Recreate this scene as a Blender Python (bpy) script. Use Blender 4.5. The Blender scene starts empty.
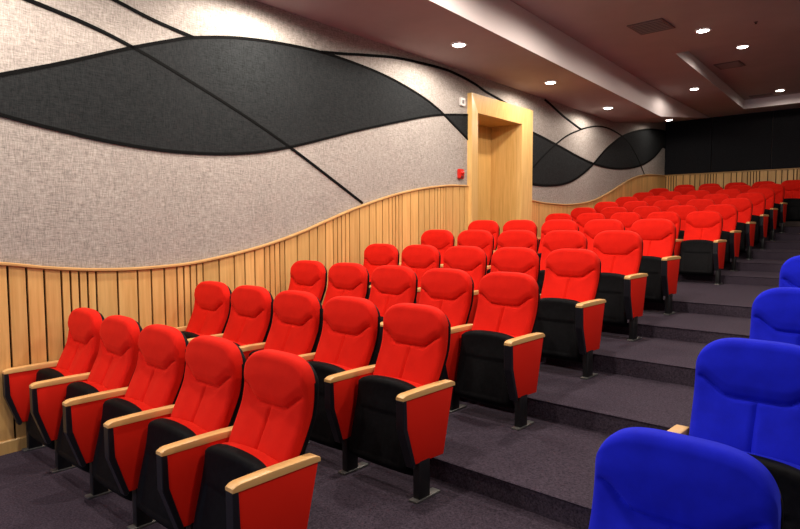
import bpy, bmesh, math, random
from mathutils import Vector, Matrix
random.seed(7)
SC = bpy.context.scene
COL = SC.collection

# ------------------------------------------------------------------ helpers
def tag(o, label=None, cat=None, group=None, kind=None):
    if label: o['label'] = label
    if cat: o['category'] = cat
    if group: o['group'] = group
    if kind: o['kind'] = kind
    return o

def link(name, me, mat=None, parent=None, loc=None):
    o = bpy.data.objects.new(name, me)
    COL.objects.link(o)
    if mat is not None and not me.materials: me.materials.append(mat)
    if parent is not None: o.parent = parent
    if loc is not None: o.location = loc
    return o

def obj(name, bm, mat, parent=None, loc=None, smooth=False):
    me = bpy.data.meshes.new(name)
    bmesh.ops.recalc_face_normals(bm, faces=bm.faces[:])
    bm.to_mesh(me); bm.free()
    if smooth:
        for p in me.polygons: p.use_smooth = True
        if smooth != True:
            me.set_sharp_from_angle(angle=smooth)
    return link(name, me, mat, parent, loc)

def empty(name, loc, rz=0, parent=None):
    o = bpy.data.objects.new(name, None)
    COL.objects.link(o); o.location = loc; o.rotation_euler = (0, 0, rz)
    o.empty_display_size = .1
    if parent: o.parent = parent
    return o

def box(bm, x0, x1, y0, y1, z0, z1, bevel=0, seg=2):
    v = [bm.verts.new((x, y, z)) for x in (x0, x1) for y in (y0, y1) for z in (z0, z1)]
    f = [bm.faces.new([v[i] for i in q]) for q in ((0,1,3,2),(4,6,7,5),(0,4,5,1),(2,3,7,6),(0,2,6,4),(1,5,7,3))]
    if bevel:
        ed = list({e for q in f for e in q.edges})
        bmesh.ops.bevel(bm, geom=ed, offset=bevel, segments=seg, affect='EDGES', profile=.5)
    return bm

def prism_x(bm, poly, x0, x1, bevel=0, seg=2):
    """polygon in (y, z) extruded along x"""
    a = [bm.verts.new((x0, y, z)) for y, z in poly]
    b = [bm.verts.new((x1, y, z)) for y, z in poly]
    n = len(poly); fs = [bm.faces.new(a), bm.faces.new(b[::-1])]
    for i in range(n):
        fs.append(bm.faces.new((a[i], b[i], b[(i+1) % n], a[(i+1) % n])))
    if bevel:
        ed = list({e for q in fs for e in q.edges})
        bmesh.ops.bevel(bm, geom=ed, offset=bevel, segments=seg, affect='EDGES', profile=.5)
    return bm

def quad(bm, pts):
    return bm.faces.new([bm.verts.new(p) for p in pts])

def smooth01(t):
    t = max(0., min(1., t)); return t*t*(3-2*t)

def spline(pts, n=12):
    """Catmull-Rom through the points"""
    P = [Vector(p) for p in pts]; out = []
    for i in range(len(P)-1):
        p0 = P[i-1] if i else P[0]*2-P[1]
        p3 = P[i+2] if i+2 < len(P) else P[-1]*2-P[-2]
        for k in range(n):
            t = k/n
            out.append(.5*((2*P[i]) + (P[i+1]-p0)*t + (2*p0-5*P[i]+4*P[i+1]-p3)*t*t + (3*P[i]-p0-3*P[i+1]+p3)*t**3))
    out.append(P[-1]); return out

def interp(pts, x):
    if x <= pts[0][0]: return pts[0][1]
    for a, b in zip(pts, pts[1:]):
        if x <= b[0]: return a[1]+(b[1]-a[1])*(x-a[0])/max(1e-9, b[0]-a[0])
    return pts[-1][1]

# ------------------------------------------------------------------ materials
def mat(name, base=(.5,.5,.5), rough=.6, spec=.5, metal=0):
    m = bpy.data.materials.new(name); m.use_nodes = True
    nt = m.node_tree; b = nt.nodes['Principled BSDF']
    b.inputs['Base Color'].default_value = (*base, 1)
    b.inputs['Roughness'].default_value = rough
    b.inputs['Specular IOR Level'].default_value = spec
    b.inputs['Metallic'].default_value = metal
    return m, nt, b

def noise_mix(nt, b, c1, c2, scale, detail=4, stretch=(1,1,1), coord='Object', bump=0, lo=.3, hi=.7, rough=.6):
    tc = nt.nodes.new('ShaderNodeTexCoord'); mp = nt.nodes.new('ShaderNodeMapping')
    mp.inputs['Scale'].default_value = stretch
    ns = nt.nodes.new('ShaderNodeTexNoise'); ns.inputs['Scale'].default_value = scale
    ns.inputs['Detail'].default_value = detail; ns.inputs['Roughness'].default_value = rough
    rp = nt.nodes.new('ShaderNodeValToRGB')
    rp.color_ramp.elements[0].position = lo; rp.color_ramp.elements[1].position = hi
    rp.color_ramp.elements[0].color = (*c1, 1); rp.color_ramp.elements[1].color = (*c2, 1)
    L = nt.links.new
    L(tc.outputs[coord], mp.inputs[0]); L(mp.outputs[0], ns.inputs['Vector'])
    L(ns.outputs['Fac'], rp.inputs[0]); L(rp.outputs[0], b.inputs['Base Color'])
    if bump:
        bp = nt.nodes.new('ShaderNodeBump'); bp.inputs['Strength'].default_value = bump
        bp.inputs['Distance'].default_value = .004
        L(ns.outputs['Fac'], bp.inputs['Height']); L(bp.outputs[0], b.inputs['Normal'])
    return rp

def velvet(name, c1, c2, sheen):
    m, nt, b = mat(name, c2, .85, .12)
    noise_mix(nt, b, c1, c2, 9, 5, bump=.08)
    b.inputs['Sheen Weight'].default_value = .35
    b.inputs['Sheen Roughness'].default_value = .45
    b.inputs['Sheen Tint'].default_value = (*sheen, 1)
    return m
M = {}
M['red'] = velvet('red_velvet', (.62,.008,.003), (.71,.012,.004), (1,.12,.06))
M['blue'] = velvet('blue_velvet', (.006,.010,.44), (.009,.016,.60), (.08,.12,1))
M['redside'] = mat('red_side_fabric', (.76,.015,.005), .8, .15)[0]
M['blueside'] = mat('blue_side_fabric', (.008,.014,.50), .8, .15)[0]
m, nt, b = mat('black_plastic', (.012,.012,.014), .6, .07)
noise_mix(nt, b, (.003,.003,.0035), (.006,.006,.007), 40, 2); M['black'] = m
m, nt, b = mat('black_edge_trim', (.010,.010,.014), .35, .4); M['trim'] = m
m, nt, b = mat('black_steel', (.012,.012,.013), .4, .5, .2); M['steel'] = m
m, nt, b = mat('grey_base_metal', (.16,.16,.15), .45, .5, .6); M['foot'] = m

def wood(name, c1, c2, rough=.42, axis='z', vary=True):
    m, nt, b = mat(name, c2, rough, .4)
    st = {'z': (14,14,.9), 'y': (14,.9,14)}[axis]
    rp = noise_mix(nt, b, c1, c2, 2.4, 6, st, lo=.32, hi=.68)
    if vary:                                      # every board a little different in tone
        L = nt.links.new
        at = nt.nodes.new('ShaderNodeAttribute'); at.attribute_name = 'board'
        hs = nt.nodes.new('ShaderNodeHueSaturation')
        mr = nt.nodes.new('ShaderNodeMapRange'); mr.inputs['To Min'].default_value = .90; mr.inputs['To Max'].default_value = 1.12
        L(at.outputs['Fac'], mr.inputs['Value']); L(mr.outputs[0], hs.inputs['Value'])
        L(rp.outputs[0], hs.inputs['Color']); L(hs.outputs[0], b.inputs['Base Color'])
    return m
M['board'] = wood('maple_boards', (.62,.335,.105), (.76,.455,.165))
M['frame_wood'] = wood('maple_door_frame', (.66,.39,.125), (.79,.50,.19), .35, vary=False)
M['door_wood'] = wood('maple_door', (.60,.34,.095), (.74,.45,.155), .38, vary=False)
M['cap'] = wood('maple_cap', (.50,.27,.10), (.62,.36,.14), .4, 'y', False)
M['arm'] = wood('beech_armrest', (.66,.36,.12), (.77,.46,.175), .38, 'y', False)
M['gap'] = mat('dark_gap', (.022,.012,.006), .9, .1)[0]

def linen(name, c1, c2, big):
    m, nt, b = mat(name, c2, .95, .08)
    L = nt.links.new
    tc = nt.nodes.new('ShaderNodeTexCoord')
    def layer(stretch, scale, detail):
        mp = nt.nodes.new('ShaderNodeMapping'); mp.inputs['Scale'].default_value = stretch
        ns = nt.nodes.new('ShaderNodeTexNoise'); ns.inputs['Scale'].default_value = scale
        ns.inputs['Detail'].default_value = detail; ns.inputs['Roughness'].default_value = .7
        L(tc.outputs['Object'], mp.inputs[0]); L(mp.outputs[0], ns.inputs['Vector'])
        return ns.outputs['Fac']
    h = layer((6, 6, 60), 3, 3); v = layer((60, 60, 6), 3, 3); g = layer((1,1,1), 1.2, 3)
    a1 = nt.nodes.new('ShaderNodeMath'); a1.operation = 'ADD'; L(h, a1.inputs[0]); L(v, a1.inputs[1])
    a2 = nt.nodes.new('ShaderNodeMath'); a2.operation = 'MULTIPLY_ADD'; a2.inputs[1].default_value = big
    L(g, a2.inputs[0]); L(a1.outputs[0], a2.inputs[2])
    mr = nt.nodes.new('ShaderNodeMapRange')
    mr.inputs['From Min'].default_value = .72+big*.5; mr.inputs['From Max'].default_value = 1.28+big*.5
    L(a2.outputs[0], mr.inputs['Value'])
    mx = nt.nodes.new('ShaderNodeMix'); mx.data_type = 'RGBA'
    mx.inputs[6].default_value = (*c1, 1); mx.inputs[7].default_value = (*c2, 1)
    L(mr.outputs[0], mx.inputs[0]); L(mx.outputs[2], b.inputs['Base Color'])
    bp = nt.nodes.new('ShaderNodeBump'); bp.inputs['Strength'].default_value = .25; bp.inputs['Distance'].default_value = .004
    L(a1.outputs[0], bp.inputs['Height']); L(bp.outputs[0], b.inputs['Normal'])
    return m
M['linen'] = linen('beige_linen', (.19,.165,.147), (.53,.475,.43), .15)
M['darklinen'] = linen('charcoal_linen', (.009,.010,.0105), (.030,.032,.033), .15)
M['groove'] = mat('black_groove_trim', (.004,.004,.004), .8, .06)[0]

m, nt, b = mat('carpet', (.05,.04,.05), .95, .1)
noise_mix(nt, b, (.021,.016,.023), (.080,.060,.082), 85, 5, bump=.6, lo=.35, hi=.68, rough=.75); M['carpet'] = m
m, nt, b = mat('ceiling_paint_dim', (.4,.29,.27), .85, .2)  # dim light and red seat bounce put into the ceiling tone
noise_mix(nt, b, (.43,.355,.345), (.47,.39,.38), 2, 3); M['ceil'] = m
m, nt, b = mat('beam_paint_lit', (.80,.70,.68), .8, .2); M['beam'] = m  # paler tone carries the light falling on bulkhead and tray faces
m, nt, b = mat('black_acoustic', (.012,.012,.014), .9, .15)
noise_mix(nt, b, (.009,.009,.011), (.018,.018,.020), 60, 3); M['acoustic'] = m
M['vent'] = mat('vent_grey', (.13,.10,.095), .5, .4)[0]
M['slat'] = mat('vent_slat_grey', (.26,.20,.19), .5, .4)[0]
M['ventdark'] = mat('vent_dark', (.012,.010,.010), .8, .2)[0]
M['ring'] = mat('lamp_ring_white', (.75,.70,.68), .4, .5)[0]
M['alarm'] = mat('alarm_red', (.62,.02,.012), .35, .5)[0]
M['alarmdark'] = mat('alarm_dark', (.10,.02,.02), .4, .5)[0]
M['white'] = mat('white_plastic', (.62,.56,.52), .45, .5)[0]
m, nt, b = mat('lamp_glow', (1,1,1), .5)
b.inputs['Emission Color'].default_value = (1,.95,.88,1); b.inputs['Emission Strength'].default_value = 22; M['glow'] = m
M['metal'] = mat('brushed_metal', (.45,.43,.40), .35, .5, .9)[0]
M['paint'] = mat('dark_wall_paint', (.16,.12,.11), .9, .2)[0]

# ------------------------------------------------------------------ layout numbers (metres)
S = .56                                                    # seat spacing
ROWY = [0, 1.035, 2.07, 3.105, 4.14, 5.176, 7.612, 8.647, 9.682, 10.718, 11.753, 12.788, 13.823]
ROWH = [0, .114, .241, .374, .517, .634, .751, .867, .994, 1.12, 1.248, 1.377, 1.495]
ROWX = [.054, 0, -.007, -.023, -.066, -.098, -.258, -.314, -.34, -.359, -.411, -.441, -.75]
YB = 15.0                                                  # back wall
YF = -5.5                                                  # front wall (behind the camera)
XR = 9.0
ANG = .042
WX, WY = -.005, -.044
def wall_x(y): return WX - math.tan(ANG)*(y-WY)
WN = Vector((math.cos(ANG), math.sin(ANG), 0))
def W(y, z, off=0):                                        # a point on the left wall, off metres into the room
    return Vector((wall_x(y), y, z)) + WN*off

# ------------------------------------------------------------------ floor: carpeted terraces
RIS = [ROWY[i] + (.42 if i < 6 else .33) for i in range(12)]
bm = bmesh.new()
ys = [YF] + RIS + [YB]
XL = -1.6
for i in range(13):
    z = ROWH[i]; y0, y1 = ys[i], ys[i+1]
    quad(bm, [(XL,y0,z),(XR,y0,z),(XR,y1,z),(XL,y1,z)])
    if i < 12:
        z1 = ROWH[i+1]; r = .012
        quad(bm, [(XL,y1,z),(XR,y1,z),(XR,y1,z1-r),(XL,y1,z1-r)])
        quad(bm, [(XL,y1,z1-r),(XR,y1,z1-r),(XR,y1-.008,z1-r*.3),(XL,y1-.008,z1-r*.3)])
        quad(bm, [(XL,y1-.008,z1-r*.3),(XR,y1-.008,z1-r*.3),(XR,y1,z1),(XL,y1,z1)])
bmesh.ops.remove_doubles(bm, verts=bm.verts[:], dist=1e-5)
fl = obj('floor', bm, M['carpet']); tag(fl, kind='structure')

# ------------------------------------------------------------------ left wall
CAP = [(-5.551,1.62),(-4.534,1.6),(-3.419,1.56),(-2.207,1.499),(-1.202,1.429),(-0.499,1.374),(0.013,1.332),(0.329,1.284),(0.684,1.249),(1.088,1.24),(1.55,1.265),(2.2,1.372),(2.706,1.5),(3.057,1.613),(3.438,1.735),(3.854,1.85),(4.311,1.958),(4.814,2.044),(5.372,2.105),(5.824,2.122)]
CAP2 = [(7.711,1.971),(8.09,1.941),(8.583,1.927),(9.11,1.926),(9.651,1.955),(10.127,2.002),(10.559,2.075),(11.091,2.2),(11.581,2.336),(12.053,2.469),(12.526,2.581),(13.011,2.668),(13.585,2.731),(14.157,2.759),(14.633,2.773),(15.0,2.773)]
A1 = [(-3.431,1.549),(-2.212,1.803),(-1.2,2.126),(-0.493,2.387),(0.077,2.619),(0.47,2.773),(0.997,2.995),(1.334,3.125),(1.563,3.204),(2.044,3.309),(2.638,3.375),(3.224,3.394),(3.991,3.348),(4.65,3.239),(5.182,3.083),(5.89,2.763)]
B1 = [(-3.431,3.324),(-2.212,2.997),(-1.2,2.691),(-0.493,2.478),(0.066,2.352),(0.451,2.288),(0.896,2.234),(1.415,2.213),(2.016,2.253),(2.617,2.368),(3.693,2.667),(4.814,2.951),(5.296,3.044),(5.89,3.12)]
A2 = [(7.739,2.242),(8.15,2.235),(8.637,2.258),(9.03,2.305),(9.42,2.389),(9.908,2.557),(10.364,2.76),(10.92,3.06),(11.461,3.296),(11.99,3.482),(12.813,3.673),(13.644,3.805),(14.256,3.864),(14.735,3.892),(15.0,3.892)]
B2 = [(7.739,3.087),(8.15,3.042),(8.616,2.979),(9.03,2.921),(9.461,2.857),(9.908,2.8),(10.364,2.76),(10.976,2.737),(11.641,2.749),(12.428,2.815),(13.238,2.943),(13.968,3.146),(14.447,3.342),(14.735,3.489),(15.0,3.489)]
L1 = [(-2.618,3.545),(-1.604,3.441),(-0.695,3.327),(0.276,3.173),(0.696,3.096),(0.997,3.014),(1.326,2.901),(2.026,2.629),(2.617,2.368),(3.114,2.122),(3.683,1.831)]
L2 = [(-1.2,3.641),(-0.191,3.557),(0.412,3.449),(0.872,3.342),(1.205,3.264),(1.563,3.207)]
L3 = [(3.064,3.398),(3.412,3.45),(3.736,3.504),(4.358,3.592),(5.182,3.638),(5.593,3.626),(6.03,3.575),(6.35,3.51),(6.8,3.45),(7.3,3.36)]
L4 = [(8.199,3.689),(8.402,3.643),(9.007,3.492),(9.737,3.357)]
L5 = [(7.758,2.476),(7.865,2.542),(8.248,2.764),(8.676,2.982),(9.123,3.174),(9.737,3.357),(10.2,3.459),(10.569,3.514),(10.976,3.536),(11.397,3.519),(11.896,3.458),(12.372,3.338),(12.813,3.12),(13.102,2.942),(13.428,2.719)]
DY0, DY1 = 5.855, 7.665                                      # door surround
OY0, OY1, OZ = 6.067, 7.365, 3.166                            # opening

def ceil_z(y): return 3.7 if y < 11.4 else 3.7+(y-11.4)/3.6*.43

wl = bmesh.new()
quad(wl, [W(YF,0),W(OY0,0),W(OY0,4.6),W(YF,4.6)])
quad(wl, [W(OY0,OZ),W(OY1,OZ),W(OY1,4.6),W(OY0,4.6)])
quad(wl, [W(OY1,0),W(YB,0),W(YB,4.6),W(OY1,4.6)])
# back skin so the wall is a slab around the recess
wall_left = obj('wall_left', wl, M['linen']); tag(wall_left, kind='structure')

def strip_between(bm, top, bot, off, y0, y1, n):
    pv = None
    for i in range(n+1):
        y = y0+(y1-y0)*i/n
        a, b_ = interp(top, y), interp(bot, y)
        zt, zb = max(a, b_), min(a, b_)
        v = [bm.verts.new(W(y, zt, off)), bm.verts.new(W(y, zb, off)), bm.verts.new(W(y, zt, 0)), bm.verts.new(W(y, zb, 0))]
        if pv:
            bm.faces.new((pv[0], pv[1], v[1], v[0]))
            bm.faces.new((pv[2], pv[0], v[0], v[2])); bm.faces.new((pv[1], pv[3], v[3], v[1]))
        pv = v

def S2(pts, n=10): return [(p.x, p.y) for p in spline([(a, b, 0) for a, b in pts], n)]
a1, b1, a2, b2 = S2(A1), S2(B1), S2(A2), S2(B2)
bm = bmesh.new(); strip_between(bm, a1, b1, .008, -3.4, DY0+.02, 220)
obj('dark_wave_panel', bm, M['darklinen'], wall_left)
bm = bmesh.new(); strip_between(bm, a2, b2, .008, DY1-.03, YB, 220)
obj('dark_wave_panel', bm, M['darklinen'], wall_left)

def ribbon(pts, w, off, name='groove_line'):
    P = [Vector((p[0], p[1], 0)) for p in S2(pts)]
    bm = bmesh.new(); pv = None
    for i, p in enumerate(P):
        d = (P[min(i+1, len(P)-1)]-P[max(i-1, 0)]).normalized(); n = Vector((-d.y, d.x, 0))*w/2
        q = [W((p+n).x, (p+n).y, 0), W((p+n).x, (p+n).y, off), W((p-n).x, (p-n).y, off), W((p-n).x, (p-n).y, 0)]
        v = [bm.verts.new(x) for x in q]
        if pv:
            for k in range(3): bm.faces.new((pv[k], v[k], v[k+1], pv[k+1]))
        pv = v
    return obj(name, bm, M['groove'], wall_left)
for c, w in ((A1,.028),(B1,.026),(A2,.04),(B2,.04),(L1,.026),(L2,.026),(L3,.030),(L4,.034),(L5,.026)):
    ribbon(c, w, .012)

# boards of the wainscot, one mesh per run, every board its own tone
PAT = [.0635,.062,.062,.064,.165,.164,.117,.115,.116]
def board_run(name, parent, P, topf, y0, y1, start, zb=-.05, gap=.016, thick=.022, seam=1.0):
    bm = bmesh.new(); lay = bm.verts.layers.float.new('board')
    k = 0; y = start
    while y > y0: y -= sum(PAT)
    def blk(a, b_):
        a, b_ = max(a, y0), min(b_, y1)
        if b_-a < .012: return
        tone = random.random(); n = max(2, int((b_-a)/.03))
        pv = None; rim = []
        for i in range(n+1):
            yy = a+(b_-a)*i/n; zt = topf(yy)
            v = [bm.verts.new(P(yy, zb, thick)), bm.verts.new(P(yy, zt, thick)), bm.verts.new(P(yy, zb, .002)), bm.verts.new(P(yy, zt, .002))]
            for q in v: q[lay] = tone
            if pv: bm.faces.new((pv[0], v[0], v[1], pv[1])); bm.faces.new((pv[1], v[1], v[3], pv[3]))
            else: bm.faces.new((v[0], v[1], v[3], v[2]))
            pv = v
        bm.faces.new((pv[0], pv[2], pv[3], pv[1]))
    while y < y1:
        w = PAT[k % len(PAT)]; k += 1
        blk(y+gap/2, y+w-gap/2); y += w
    o = obj(name, bm, M['board'], parent)
    bm = bmesh.new(); pv = None                             # dark backing behind the gaps
    for i in range(81):
        yy = y0+(y1-y0)*i/80; v = [bm.verts.new(P(yy, zb, .003)), bm.verts.new(P(yy, topf(yy), .003))]
        if pv: bm.faces.new((pv[0], v[0], v[1], pv[1]))
        pv = v
    obj('board_backing', bm, M['gap'], parent)
    return o
cap1, cap2 = S2(CAP), S2(CAP2)
board_run('wainscot_boards', wall_left, W, lambda y: interp(cap1, y)-.012, YF, DY0, .462-.937*6)
board_run('wainscot_boards', wall_left, W, lambda y: interp(cap2, y)-.012, DY1, YB, 7.80, gap=.005)

def cap_rail(name, parent, pts, P, mat_, h=.026, d=.042):
    bm = bmesh.new(); pv = None
    for y, z in pts:
        q = [P(y, z-h/2, .002), P(y, z-h/2, d*.8), P(y, z-h/4, d), P(y, z+h/4, d), P(y, z+h/2, d*.8), P(y, z+h/2, .002)]
        v = [bm.verts.new(x) for x in q]
        if pv:
            for k in range(5): bm.faces.new((pv[k], v[k], v[k+1], pv[k+1]))
        else: bm.faces.new(v)
        pv = v
    bm.faces.new(pv[::-1])
    return obj(name, bm, mat_, parent, smooth=math.radians(40))
cap_rail('wave_cap_rail', wall_left, cap1, W, M['cap'])
cap_rail('wave_cap_rail', wall_left, cap2, W, M['cap'])
bm = bmesh.new()
for y0, y1, zz in ((YF, RIS[0], 0),):
    a = [W(y0,0,.002),W(y0,0,.034),W(y0,.084,.034),W(y0,.092,.028),W(y0,.092,.002)]
    b_ = [W(y1,0,.002),W(y1,0,.034),W(y1,.084,.034),W(y1,.092,.028),W(y1,.092,.002)]
    va = [bm.verts.new(p) for p in a]; vb = [bm.verts.new(p) for p in b_]
    bm.faces.new(va); bm.faces.new(vb[::-1])
    for i in range(5): bm.faces.new((va[i], vb[i], vb[(i+1)%5], va[(i+1)%5]))
bb = obj('baseboard_left', bm, M['frame_wood']); tag(bb, kind='structure')

# ------------------------------------------------------------------ doorway
door = empty('door_1', W((OY0+OY1)/2, ROWH[6])); tag(door, kind='structure')
inv = door.location.copy()
def Wd(y, z, off=0): return W(y, z, off)-inv
FP = .075                                                   # surround stands proud of the wall
bm = bmesh.new()
def slab(bm, outer, inner):
    """frame member: outer edge profile proud FP*.7, inner edge proud FP (splayed face)"""
    pass
fo = [(DY0, .6), (DY0, 3.415), (DY1, 3.415), (DY1, .6)]
fi = [(OY0, .6), (OY0, OZ), (OY1, OZ), (OY1, .6)]
OV = [bm.verts.new(Wd(y, z, FP)) for y, z in fo]; OB = [bm.verts.new(Wd(y, z, -.01)) for y, z in fo]
IV = [bm.verts.new(Wd(y, z, FP*.55)) for y, z in fi]; IB = [bm.verts.new(Wd(y, z, -.05)) for y, z in fi]
for i in range(3):
    bm.faces.new((OV[i], OV[i+1], IV[i+1], IV[i])); bm.faces.new((OB[i], OB[i+1], OV[i+1], OV[i])); bm.faces.new((IV[i], IV[i+1], IB[i+1], IB[i]))
bm.faces.new((OV[0], IV[0], IB[0], OB[0])); bm.faces.new((OV[3], OB[3], IB[3], IV[3]))
obj('door_surround', bm, M['frame_wood'], door)
RD = .56                                                    # recess depth
bm = bmesh.new()
for a, b_ in (((OY0,.6),(OY0,OZ)),((OY0,OZ),(OY1,OZ)),((OY1,OZ),(OY1,.6))):
    quad(bm, [Wd(*a,-.04),Wd(*b_,-.04),Wd(*b_,-RD),Wd(*a,-RD)])
obj('door_lining', bm, M['door_wood'], door)
for y0, y1, nm in ((OY0, (OY0+OY1)/2-.003, 0), ((OY0+OY1)/2+.003, OY1, 1)):
    bm = bmesh.new()
    c = [(y0,.70),(y1,.70),(y1,OZ),(y0,OZ)]
    f = [bm.verts.new(Wd(y,z,-RD+.03)) for y,z in c]; k = [bm.verts.new(Wd(y,z,-RD-.02)) for y,z in c]
    bm.faces.new(f); bm.faces.new(k[::-1])
    for i in range(4): bm.faces.new((f[i],k[i],k[(i+1)%4],f[(i+1)%4]))
    lf = obj('door_leaf', bm, M['door_wood'], door)
    bm = bmesh.new(); yh = y1-.08 if nm == 0 else y0+.08
    p = Wd(yh, 1.75, -RD+.075); p2 = Wd(yh, 1.75, -RD+.03)
    bmesh.ops.create_cone(bm, cap_ends=True, segments=12, radius1=.011, radius2=.011, depth=.34, matrix=Matrix.Translation(p))
    for dz in (-.13, .13):
        mid = (p+p2)/2+Vector((0,0,dz))
        rot = WN.to_track_quat('Z', 'Y').to_matrix().to_4x4()
        bmesh.ops.create_cone(bm, cap_ends=True, segments=10, radius1=.008, radius2=.008, depth=.05, matrix=Matrix.Translation(mid) @ rot)
    obj('door_handle', bm, M['metal'], lf, smooth=math.radians(40))

# fire alarm call point and sensor box on the wall, left of the door
al = empty('fire_alarm', W(5.655, 2.215)); tag(al, 'small red fire alarm box on beige wall left of the doorway', 'fire alarm')
def wbox(bm, y0, y1, z0, z1, o0, o1, org, bev=0):
    c = [(y0,z0),(y1,z0),(y1,z1),(y0,z1)]
    f = [bm.verts.new(W(y,z,o1)-org) for y,z in c]; k = [bm.verts.new(W(y,z,o0)-org) for y,z in c]
    fs = [bm.faces.new(f), bm.faces.new(k[::-1])]
    for i in range(4): fs.append(bm.faces.new((f[i],k[i],k[(i+1)%4],f[(i+1)%4])))
    if bev: bmesh.ops.bevel(bm, geom=list({e for q in fs for e in q.edges}), offset=bev, segments=2, affect='EDGES')
O = al.location.copy()
bm = bmesh.new(); wbox(bm, 5.60, 5.71, 2.215, 2.345, .0, .05, O, .008); obj('alarm_body', bm, M['alarm'], al)
bm = bmesh.new(); bmesh.ops.create_uvsphere(bm, u_segments=16, v_segments=8, radius=.035, matrix=Matrix.Translation(W(5.655,2.295,.055)-O) @ Matrix.Diagonal((.7,1,.8,1)))
obj('alarm_lens', bm, M['alarm'], al, smooth=True)
bm = bmesh.new(); wbox(bm, 5.625, 5.685, 2.225, 2.25, .045, .056, O, .003); obj('alarm_slot', bm, M['alarmdark'], al)
se = empty('wall_sensor', W(5.70, 3.215)); tag(se, 'small white square sensor high on the wall beside the door frame', 'sensor')
O = se.location.copy()
bm = bmesh.new(); wbox(bm, 5.645, 5.755, 3.215, 3.325, .0, .035, O, .006); obj('sensor_body', bm, M['white'], se)
bm = bmesh.new(); wbox(bm, 5.675, 5.725, 3.245, 3.295, .03, .040, O, .003); obj('sensor_window', bm, M['vent'], se)

# ------------------------------------------------------------------ back wall
ZB = 2.79
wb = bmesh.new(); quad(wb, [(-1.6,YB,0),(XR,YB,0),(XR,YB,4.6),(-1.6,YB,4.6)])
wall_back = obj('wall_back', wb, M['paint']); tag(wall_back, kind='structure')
XB0 = wall_x(YB)
def WB(x, z, off=0): return Vector((x, YB-off, z))
board_run('wainscot_boards', wall_back, WB, lambda y: ZB-.012, XB0, XR, -.60, zb=1.85, gap=.020)
cap_rail('cap_rail', wall_back, [(XB0, ZB), (XR, ZB)], WB, M['cap'])
x = -.81
while x < XR:                                               # black acoustic panels
    x0, x1 = max(x, XB0), min(x+1.274, XR)
    bm = bmesh.new(); box(bm, x0+.006, x1-.006, YB-.045, YB-.002, ZB+.016, 4.32, .008)
    obj('acoustic_panel', bm, M['acoustic'], wall_back)
    x += 1.274

# unseen side of the hall: right wall and front wall close the room
bm = bmesh.new(); quad(bm, [(XR,YF,0),(XR,YB,0),(XR,YB,4.6),(XR,YF,4.6)])
tag(obj('wall_right', bm, M['linen']), kind='structure')
bm = bmesh.new(); quad(bm, [(-1.6,YF,0),(XR,YF,0),(XR,YF,4.6),(-1.6,YF,4.6)])
tag(obj('wall_front', bm, M['paint']), kind='structure')

# ------------------------------------------------------------------ ceiling
ZC, ZT = 4.13, 4.33                                         # main ceiling, tray
def bx_lo(y): return 1.10-.078*(y-3.5) if y <= 11.46 else .48+(y-11.46)/3.54*(.36-.48)
def bx_hi(y): return 1.125-.074*(y-3.5) if y <= 11.46 else .536+(y-11.46)/3.54*(.40-.536)
YC = [YF, 0, 3.5, 6.1, 8.7, 11.4, YB]
bm = bmesh.new()
pv = None
for y in YC:
    v = (bm.verts.new(W(y, ceil_z(y))), bm.verts.new((bx_lo(y), y, ceil_z(y))))
    if pv: bm.faces.new((pv[0], pv[1], v[1], v[0]))
    pv = v
ceiling = obj('ceiling', bm, M['ceil']); tag(ceiling, kind='structure')
bm = bmesh.new(); pv = None
for y in YC:
    v = (bm.verts.new((bx_lo(y), y, ceil_z(y))), bm.verts.new((bx_hi(y), y, ZC)))
    if pv: bm.faces.new((pv[0], pv[1], v[1], v[0]))
    pv = v
obj('bulkhead_face', bm, M['beam'], ceiling)
# main ceiling with the tray cut out
T0, T1 = 8.50, 14.27
def tx(y): return 1.673-.065*(y-8.53)
XT = 7.0
bm = bmesh.new()
ysC = [YF, 0, 3.5, 6.1, T0, 11.4, T1, YB]
for a, b_ in zip(ysC, ysC[1:]):
    inside = a >= T0 and b_ <= T1
    if inside:
        quad(bm, [(bx_hi(a),a,ZC),(tx(a),a,ZC),(tx(b_),b_,ZC),(bx_hi(b_),b_,ZC)])
        quad(bm, [(XT,a,ZC),(XR,a,ZC),(XR,b_,ZC),(XT,b_,ZC)])
    else:
        quad(bm, [(bx_hi(a),a,ZC),(XR,a,ZC),(XR,b_,ZC),(bx_hi(b_),b_,ZC)])
obj('main_ceiling', bm, M['ceil'], ceiling)
bm = bmesh.new()
quad(bm, [(tx(T0),T0,ZT),(XT,T0,ZT),(XT,T1,ZT),(tx(T1),T1,ZT)])
obj('tray_ceiling', bm, M['ceil'], ceiling)
bm = bmesh.new()
c = [(tx(T0),T0),(XT,T0),(XT,T1),(tx(T1),T1)]
for i in range(4):
    p, q = c[i], c[(i+1)%4]
    quad(bm, [(*p,ZC),(*q,ZC),(*q,ZT),(*p,ZT)])
obj('tray_edge', bm, M['beam'], ceiling)

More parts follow.
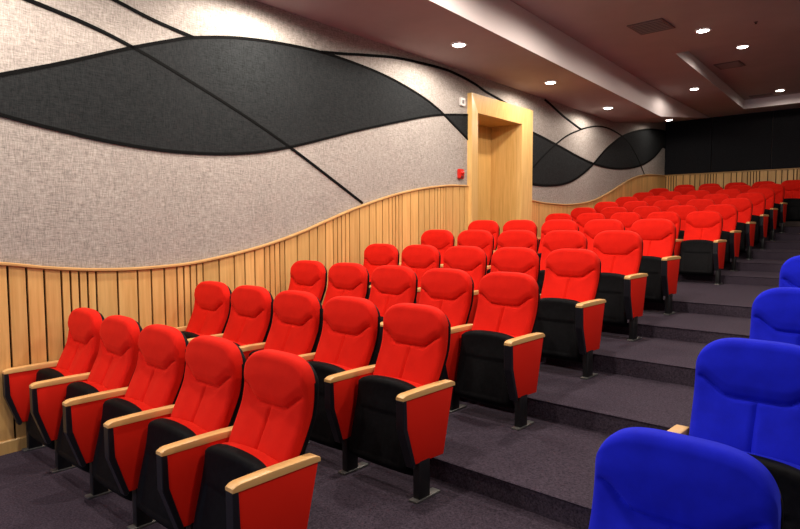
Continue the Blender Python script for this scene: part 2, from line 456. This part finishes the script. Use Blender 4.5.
# downlights
def disc(bm, r0, r1, z0, z1, n=28):
    a = [bm.verts.new((r0*math.cos(2*math.pi*i/n), r0*math.sin(2*math.pi*i/n), z0)) for i in range(n)]
    b_ = [bm.verts.new((r1*math.cos(2*math.pi*i/n), r1*math.sin(2*math.pi*i/n), z1)) for i in range(n)]
    for i in range(n): bm.faces.new((a[i], a[(i+1)%n], b_[(i+1)%n], b_[i]))
    return a, b_
bm = bmesh.new()
disc(bm, .096, .092, 0, -.010); disc(bm, .092, .076, -.010, -.012); disc(bm, .076, .072, -.012, .0)
bmesh.ops.remove_doubles(bm, verts=bm.verts[:], dist=1e-5)
me_ring = bpy.data.meshes.new('trim_ring'); bmesh.ops.recalc_face_normals(bm, faces=bm.faces[:]); bm.to_mesh(me_ring); bm.free(); me_ring.materials.append(M['ring'])
bm = bmesh.new(); a, b_ = disc(bm, .074, .055, -.006, -.017); bm.faces.new(b_)
me_lens = bpy.data.meshes.new('lamp_lens'); bmesh.ops.recalc_face_normals(bm, faces=bm.faces[:]); bm.to_mesh(me_lens); bm.free(); me_lens.materials.append(M['glow'])
def downlight(x, y, z, label, power, group, tilt=0):
    o = empty('downlight', (x, y, z-.003)); tag(o, label, 'ceiling light', group)
    o.rotation_euler = (tilt, 0, 0)
    link('trim_ring', me_ring, None, o); link('lamp_lens', me_lens, None, o)
    spot(x, y, z-.03, power)
POW = 2.3
def spot(x, y, z, power, size=176, blend=.3, col=(1,.90,.80), rad=.06, name='ceiling_spot', target=None):
    l = bpy.data.lights.new(name, 'SPOT'); l.energy = power; l.spot_size = math.radians(size); l.spot_blend = blend
    l.color = col; l.shadow_soft_size = rad
    s = bpy.data.objects.new(name, l); COL.objects.link(s); s.location = (x, y, z)
    l.energy = power*POW
    if target: s.rotation_euler = (Vector(target)-Vector((x,y,z))).to_track_quat('-Z', 'Y').to_euler()
    return s
G1, G2 = 'downlights in the low soffit', 'downlights in the main ceiling'
downlight(.474, 4.672, 3.7, 'round soffit downlight nearest the camera, left of the doorway top', 60, G1)
downlight(.320, 7.173, 3.7, 'round soffit downlight just right of the doorway frame', 44, G1)
downlight(.106, 9.737, 3.7, 'third round soffit downlight, above the thin arched wall line', 36, G1)
downlight(-.03, 13.40, ceil_z(13.40), 'farthest soffit downlight, in the corner beside the black back wall', 12, G1, math.atan(.43/3.6))
downlight(2.322, 7.569, ZC, 'round ceiling downlight nearest the large dark air vent', 32, G2)
downlight(2.332, 9.558, ZT, 'round downlight inside the tray, next to the middle air vent', 18, G2)
downlight(1.137, 11.257, ZC, 'round ceiling downlight between bulkhead face and tray edge', 15, G2)
downlight(2.108, 13.624, ZT, 'round downlight at the far end of the tray near black wall', 8, G2)

# air vents
def vent(x, y, z, w, l, label, n=7):
    o = empty('air_vent', (x, y, z)); tag(o, label, 'air vent', 'ceiling air vents')
    bm = bmesh.new()
    for (x0,x1,y0,y1) in ((-w/2,w/2,-l/2,-l/2+.03),(-w/2,w/2,l/2-.03,l/2),(-w/2,-w/2+.03,-l/2+.03,l/2-.03),(w/2-.03,w/2,-l/2+.03,l/2-.03)):
        box(bm, x0, x1, y0, y1, -.012, 0)
    obj('vent_frame', bm, M['vent'], o)
    bm = bmesh.new(); box(bm, -w/2+.03, w/2-.03, -l/2+.03, l/2-.03, -.004, -.001); obj('vent_backing', bm, M['ventdark'], o)
    bm = bmesh.new()
    for k in range(n):
        yy = -l/2+.03+(l-.06)*(k+.5)/n
        q = [(-w/2+.03,yy-.010,-.006),(w/2-.03,yy-.010,-.006),(w/2-.03,yy+.004,-.016),(-w/2+.03,yy+.004,-.016)]
        quad(bm, q)
    obj('vent_slats', bm, M['slat'], o)
vent(1.87, 6.95, ZC, .44, .50, 'large dark slatted air vent in the ceiling, nearest the camera')
vent(1.88, 10.66, ZT, .40, .44, 'slatted air vent in the tray, middle of the three')
vent(1.70, 13.95, ZT, .44, .20, 'narrow slatted air vent at the far end of the tray', 5)
sp = empty('sprinkler_head', (2.916, 7.68, ZC)); tag(sp, 'tiny dark sprinkler head on the ceiling right of the downlights', 'sprinkler')
bm = bmesh.new(); bmesh.ops.create_cone(bm, cap_ends=True, segments=16, radius1=.014, radius2=.026, depth=.01, matrix=Matrix.Translation((0,0,-.005))); obj('escutcheon', bm, M['vent'], sp, smooth=math.radians(40))
bm = bmesh.new(); bmesh.ops.create_cone(bm, cap_ends=True, segments=12, radius1=.014, radius2=.006, depth=.014, matrix=Matrix.Translation((0,0,-.017))); obj('nozzle', bm, M['ventdark'], sp, smooth=math.radians(40))

# ------------------------------------------------------------------ theatre chair (faces -y, origin on its floor under the armrest tips)
BW, ZTOP, ZSH = .239, 1.003, .85
def half_w(z, w=BW, top=ZTOP):
    base = w*(.955+.045*smooth01((z-.45)/.35))
    if z <= ZSH: return base
    t = min(1, (z-ZSH)/(top-ZSH)); return base*max(0, 1-t**3.0)**(1/2.6)
YPROF = [(p.x, p.y) for p in spline([(.28,.20,0),(.40,.240,0),(.50,.279,0),(.58,.314,0),(.66,.352,0),(.74,.385,0),(.81,.400,0),(.90,.406,0),(1.02,.412,0)], 6)]
def ybase(z): return interp(YPROF, z)
def crease_z(x):
    a = abs(x); return .768+.068*smooth01((a-.095)/.125)
def front_y(x, z):
    hw = max(half_w(z), 1e-4)
    # distance inside the outline
    e = min(1, abs(x)/hw); dx = hw-abs(x); dz = ZTOP-z
    d = min(dx, dz*1.2+.0)
    y = ybase(z)
    R = .045
    if d < R: y += R*(1-math.sqrt(max(0, 1-((R-d)/R)**2)))*.95
    cz = crease_z(x); s = z-cz
    if s > 0: y -= .012*smooth01(s/.05)*smooth01((ZTOP-z)/.12)          # headrest pad
    else:
        y -= .010*math.exp(-((z-.60)/.10)**2)                            # lumbar
        y += .010*(1-min(1, abs(abs(x)-.11)/.11)) * -.6
    if abs(x) < .215: y += .011*math.exp(-(s/.0075)**2)*smooth01((.235-abs(x))/.03)
    if s < 0: y += .0065*math.exp(-(x/.0065)**2)*smooth01(-s/.02)
    return y
def pad_grid(bm, zb, nx, nz, fy, by, wf, top):
    """closed cushion: front sheet fy(x,z), back sheet by(x,z) inside the outline wf(z)"""
    F, B = [], []
    for j in range(nz+1):
        t = j/nz; z = zb+(top-zb)*(1-(1-t)**1.6) if False else zb+(top-zb)*t
        if t > .97: z = zb+(top-zb)*(.97+.03*((t-.97)/.03))
        hw = max(wf(z), .012 if j == nz else 0)
        rf, rb = [], []
        for i in range(nx+1):
            u = -1+2*i/nx; x = hw*math.copysign(abs(u)**.92, u)
            rf.append(bm.verts.new((x, fy(x, z), z))); rb.append(bm.verts.new((x, by(x, z), z)))
        F.append(rf); B.append(rb)
    for j in range(nz):
        for i in range(nx):
            bm.faces.new((F[j][i], F[j][i+1], F[j+1][i+1], F[j+1][i])); bm.faces.new((B[j][i], B[j+1][i], B[j+1][i+1], B[j][i+1]))
        bm.faces.new((F[j][0], F[j+1][0], B[j+1][0], B[j][0])); bm.faces.new((F[j][nx], B[j][nx], B[j+1][nx], F[j+1][nx]))
    for i in range(nx):
        bm.faces.new((F[0][i], B[0][i], B[0][i+1], F[0][i+1])); bm.faces.new((F[nz][i], F[nz][i+1], B[nz][i+1], B[nz][i]))
    return bm

def arch_grid(bm, zb, nx, nz, fy, by, w, zsh, top, p=2.4, q=3.7):
    """cushion whose columns end on an arched top: z runs from zb to the outline height at that x"""
    def ztop(x):
        a = min(1, abs(x)/w)
        return zsh+(top-zsh)*(1-a**q)**(1/p)
    F, B = [], []
    for i in range(nx+1):
        u = -1+2*i/nx; x0 = w*math.sin(u*math.pi/2)*1.0
        zt = ztop(x0); rf, rb = [], []
        for j in range(nz+1):
            t = j/nz; t = t*(1.0+.35*(1-t)) if False else 1-(1-t)**1.25
            z = zb+(zt-zb)*t; x = x0*(.955+.045*smooth01((z-.45)/.35))
            rf.append(bm.verts.new((x, fy(x, z, x0, zt), z))); rb.append(bm.verts.new((x, by(x, z, x0, zt), z)))
        F.append(rf); B.append(rb)
    for i in range(nx):
        for j in range(nz):
            bm.faces.new((F[i][j], F[i+1][j], F[i+1][j+1], F[i][j+1])); bm.faces.new((B[i][j], B[i][j+1], B[i+1][j+1], B[i+1][j]))
        bm.faces.new((F[i][nz], F[i+1][nz], B[i+1][nz], B[i][nz])); bm.faces.new((F[i][0], B[i][0], B[i+1][0], F[i+1][0]))
    for j in range(nz):
        bm.faces.new((F[0][j], F[0][j+1], B[0][j+1], B[0][j])); bm.faces.new((F[nx][j], B[nx][j], B[nx][j+1], F[nx][j+1]))
    return bm

def back_front(x, z, x0, zt):
    d = min((BW-abs(x0))*.9+.002, (zt-z)*1.1)
    if abs(x0) > .12:                                       # rounded corner distance
        d = min(d, math.hypot(max(0, BW-abs(x0)), max(0, zt-z))*1.0)
    y = ybase(z); R = .034
    if d < R: y += R*(1-math.sqrt(max(0, 1-((R-d)/R)**2)))*.95
    cz = crease_z(x); s = z-cz
    if s > 0: y -= .013*smooth01(s/.06)*smooth01((zt-z)/.12)
    else:
        y -= .006*math.exp(-((z-.62)/.10)**2)
        y -= .010*math.exp(-((abs(x)-.12)/.06)**2)*smooth01(-s/.05)
    y += .017*math.exp(-(s/.0085)**2)*smooth01((.232-abs(x))/.03)
    if s < 0: y += .015*math.exp(-(x/.0085)**2)*smooth01(-s/.02)
    return y
ME = {}
def keep(name, bm, mt, smooth=True):
    me = bpy.data.meshes.new(name); bmesh.ops.recalc_face_normals(bm, faces=bm.faces[:]); bm.to_mesh(me); bm.free()
    for p in me.polygons: p.use_smooth = bool(smooth)
    if smooth and smooth is not True: me.set_sharp_from_angle(angle=smooth)
    me.materials.append(mt); return me
SH = math.radians(42)
for col in ('red', 'blue'):
    bm = bmesh.new(); arch_grid(bm, .40, 84, 80, back_front, lambda x, z, x0, zt: ybase(z)+.062, BW, ZSH, ZTOP)
    ME['backrest', col] = keep('backrest_'+col, bm, M[col], math.radians(60))
    # folded seat cushion behind the pan
    def cf(x, z, x0, zt): return .133+.085*(z-.15)/.45
    def cb(x, z, x0, zt):
        d = min((.232-abs(x0)), (zt-z)*1.0); R = .05
        y = .312+.015*math.exp(-(x/.2)**2)+.10*(z-.5)
        if d < R: y -= R*(1-math.sqrt(max(0, 1-((R-max(0,d))/R)**2)))
        return y
    bm = bmesh.new(); arch_grid(bm, .22, 24, 24, cf, cb, .232, .54, .590, 3.0, 3.5)
    ME['cushion', col] = keep('seat_cushion_'+col, bm, M[col], math.radians(60))
    # side panel fabric
    P = [(.016,.578),(.016,.418),(.087,.214),(.334,.204),(.425,.578)]
    bm = bmesh.new(); prism_x(bm, P, -.0235, .0235, .007, 2)
    ME['panel', col] = keep('side_panel_'+col, bm, M[col+'side'], SH)
# black shell
def sf(x, z, x0, zt): return ybase(z)+.055
def sb(x, z, x0, zt):
    d = min(.242-abs(x0), zt-z); R = .03
    y = ybase(z)+.092+.012*smooth01((.75-z)/.3)
    if d < R: y -= R*(1-math.sqrt(max(0, 1-((R-max(0,d))/R)**2)))*.9
    return y
bm = bmesh.new(); arch_grid(bm, .30, 30, 30, sf, sb, .243, .83, .996)
ME['shell'] = keep('back_shell', bm, M['black'], math.radians(50))
# folded seat pan: its underside faces the front
def pf(x, z, x0, zt):
    y = .088+.085*smooth01((z-.10)/.50)+.012*(x/.24)**2
    d = min(.240-abs(x0), zt-z); R = .03
    if d < R: y += R*(1-math.sqrt(max(0, 1-((R-max(0,d))/R)**2)))*.9
    e = max(abs(x)/.17, abs(z-.30)/.13)                     # shallow recessed field
    y += .007*(1-smooth01((e-.94)/.10))
    if z < .17: y += .10*((.17-z)/.06)**2*.6
    return y
def pb(x, z, x0, zt): return max(.148+.085*(z-.15)/.45, pf(x, z, x0, zt)+.02)
bm = bmesh.new(); arch_grid(bm, .11, 40, 44, pf, pb, .240, .545, .604, 2.2, 2.3)
ME['pan'] = keep('seat_pan', bm, M['black'], math.radians(50))
# armrest pad
bm = bmesh.new(); rings = []
for i in range(25):
    t = i/24; y = -.004+.434*t
    zt = .602+.004*math.sin(math.pi*t); zb = .574
    if t < .08: zt -= .012*(1-t/.08)**2
    if t > .94: zt -= .010*((t-.94)/.06)**2
    w = .0290 - .003*smooth01((.06-t)/.06)
    r = .006
    prof = [(-w,zb),(-w,zt-r),(-w+r*.3,zt-r*.3),(-w+r,zt),(w-r,zt),(w-r*.3,zt-r*.3),(w,zt-r),(w,zb)]
    rings.append([bm.verts.new((px, y, pz)) for px, pz in prof])
for a, b_ in zip(rings, rings[1:]):
    for k in range(8): bm.faces.new((a[k], b_[k], b_[(k+1)%8], a[(k+1)%8]))
bm.faces.new(rings[0]); bm.faces.new(rings[-1][::-1])
ME['arm'] = keep('armrest_pad', bm, M['arm'], math.radians(35))
# black edge trim along the front of the panel
P = [(-.004,.576),(-.004,.416),(.070,.200),(.086,.200),(.094,.216),(.024,.420),(.024,.576)]
bm = bmesh.new(); prism_x(bm, P, -.0262, .0262, .003, 1); ME['trim'] = keep('panel_trim', bm, M['trim'], False)
bm = bmesh.new(); box(bm, -.024, .024, .125, .215, .010, .225, .006); ME['post'] = keep('post', bm, M['steel'], SH)
bm = bmesh.new(); box(bm, -.029, .029, .095, .300, .0, .012, .004); ME['foot'] = keep('base_plate', bm, M['foot'], SH)
def add_stand(root, dx, col, name='armrest'):
    a = link(name, ME['arm'], None, root, (dx, 0, 0))
    link('side_panel', ME['panel', col], None, a); link('panel_trim', ME['trim'], None, a)
    p = link('post', ME['post'], None, root, (dx, 0, 0)); link('base_plate', ME['foot'], None, p)

def chair(x, y, z, col, label, group, stands=(-1,)):
    r = empty('theatre_chair', (x, y, z)); tag(r, label, 'theatre seat', group)
    link('backrest', ME['backrest', col], None, r); link('back_shell', ME['shell'], None, r)
    link('seat_cushion', ME['cushion', col], None, r); link('seat_pan', ME['pan'], None, r)
    for s in stands: add_stand(r, s*S/2, col)
    return r
ORD = ['front', 'second', 'third', 'fourth', 'fifth', 'sixth', 'seventh', 'eighth', 'ninth', 'tenth', 'eleventh', 'twelfth']
SEAT = ['seat against the wooden wall', 'second seat from the wooden wall', 'middle seat of five', 'fourth seat from the wooden wall', 'aisle seat']
for i in range(12):
    for k in range(5):
        x = ROWX[i]+(k+.5)*S
        row = ORD[i]+' row' + (' from the front' if i else '')
        if i == 11: row = 'row just before the last'
        if i == 6: row = 'first row behind the door passage'
        if i == 5: row = 'last row before the door passage'
        lab = 'red theatre chair, %s, %s' % (SEAT[k], row)
        chair(x, ROWY[i], ROWH[i], 'red', lab, 'red theatre chairs left of the aisle', (-1, 1) if k == 4 else (-1,))
BL = ['leftmost one', 'second from the left', 'third from the left', 'second from the aisle head', 'at the head of the aisle']
for k, x in enumerate((.075, .632, 1.189, 1.746, 2.300)):
    chair(x, ROWY[12], ROWH[12], 'red', 'red chair in the last row under the black wall, ' + BL[k], 'red theatre chairs along the back wall', (-1,))
BLUE = [(4.335, 'nearest the camera, cut by the bottom edge'), (4.315, 'second from the camera, wooden armrest end showing'), (4.30, 'third from the camera'), (4.245, 'farthest of the four, at the right edge')]
for i, (x, t) in enumerate(BLUE):
    chair(x, ROWY[i]+.05, ROWH[i], 'blue', 'blue theatre chair right of the aisle, ' + t, 'blue theatre chairs', (-1, 1))

# ------------------------------------------------------------------ unseen lamps and added fill (outside the frame)
for (x, y, p) in ((2.3, 3.2, 75), (2.4, 5.4, 62), (2.2, .8, 80), (5.2, .8, 65), (5.2, 3.2, 60), (5.2, 5.6, 36), (5.4, 8.2, 20), (5.4, 11, 10)):  # unseen spots without fixtures, added to brighten front seats and bulkhead
    spot(x, y, ZC-.04, p)
for (x, y) in ((.55, 2.1), (.65, -.4), (.75, -3)):
    spot(x, y, 3.66, 62)
def area(name, loc, target, sx, sy, power, col):
    l = bpy.data.lights.new(name, 'AREA'); l.shape = 'RECTANGLE'; l.size = sx; l.size_y = sy; l.energy = power; l.color = col
    o = bpy.data.objects.new(name, l); COL.objects.link(o); o.location = loc
    o.rotation_euler = (Vector(target)-Vector(loc)).to_track_quat('-Z', 'Y').to_euler()
area('front_fill_light', (3.8, -5.3, 2.3), (3.0, 5, 1.9), 5.5, 2.6, 60, (1,.95,.90))  # unseen fill lamp added to brighten seat fronts and ceiling
area('stage_side_light', (.9, -4.6, 1.2), (1.6, 0, .4), 1.6, 1.2, 45, (.30,.45,1))

w = bpy.data.worlds.new('World'); SC.world = w; w.use_nodes = True
w.node_tree.nodes['Background'].inputs[0].default_value = (.9,.72,.68,1)
w.node_tree.nodes['Background'].inputs[1].default_value = .05

# ------------------------------------------------------------------ camera
cd = bpy.data.cameras.new('camera'); cam = bpy.data.objects.new('camera', cd); COL.objects.link(cam)
yaw, pit, roll, f = .7335410073359735, -.0670456885649369, -.004267822587901075, 610.266
fw = Vector((-math.sin(yaw)*math.cos(pit), math.cos(yaw)*math.cos(pit), math.sin(pit)))
rt = Vector((math.cos(yaw), math.sin(yaw), 0)); up = rt.cross(fw)
c_, s_ = math.cos(roll), math.sin(roll)
rt, up = rt*c_+up*s_, up*c_-rt*s_
mw = Matrix((rt, up, -fw)).transposed().to_4x4(); mw.translation = (4.86263, -1.24974, 1.59567)
cam.matrix_world = mw
cd.sensor_fit = 'HORIZONTAL'; cd.sensor_width = 36; cd.lens = f*36/800; cd.clip_start = .05
SC.camera = cam
SC.view_settings.view_transform = 'Standard'
SC.view_settings.look = 'None'
SC.view_settings.exposure = .02
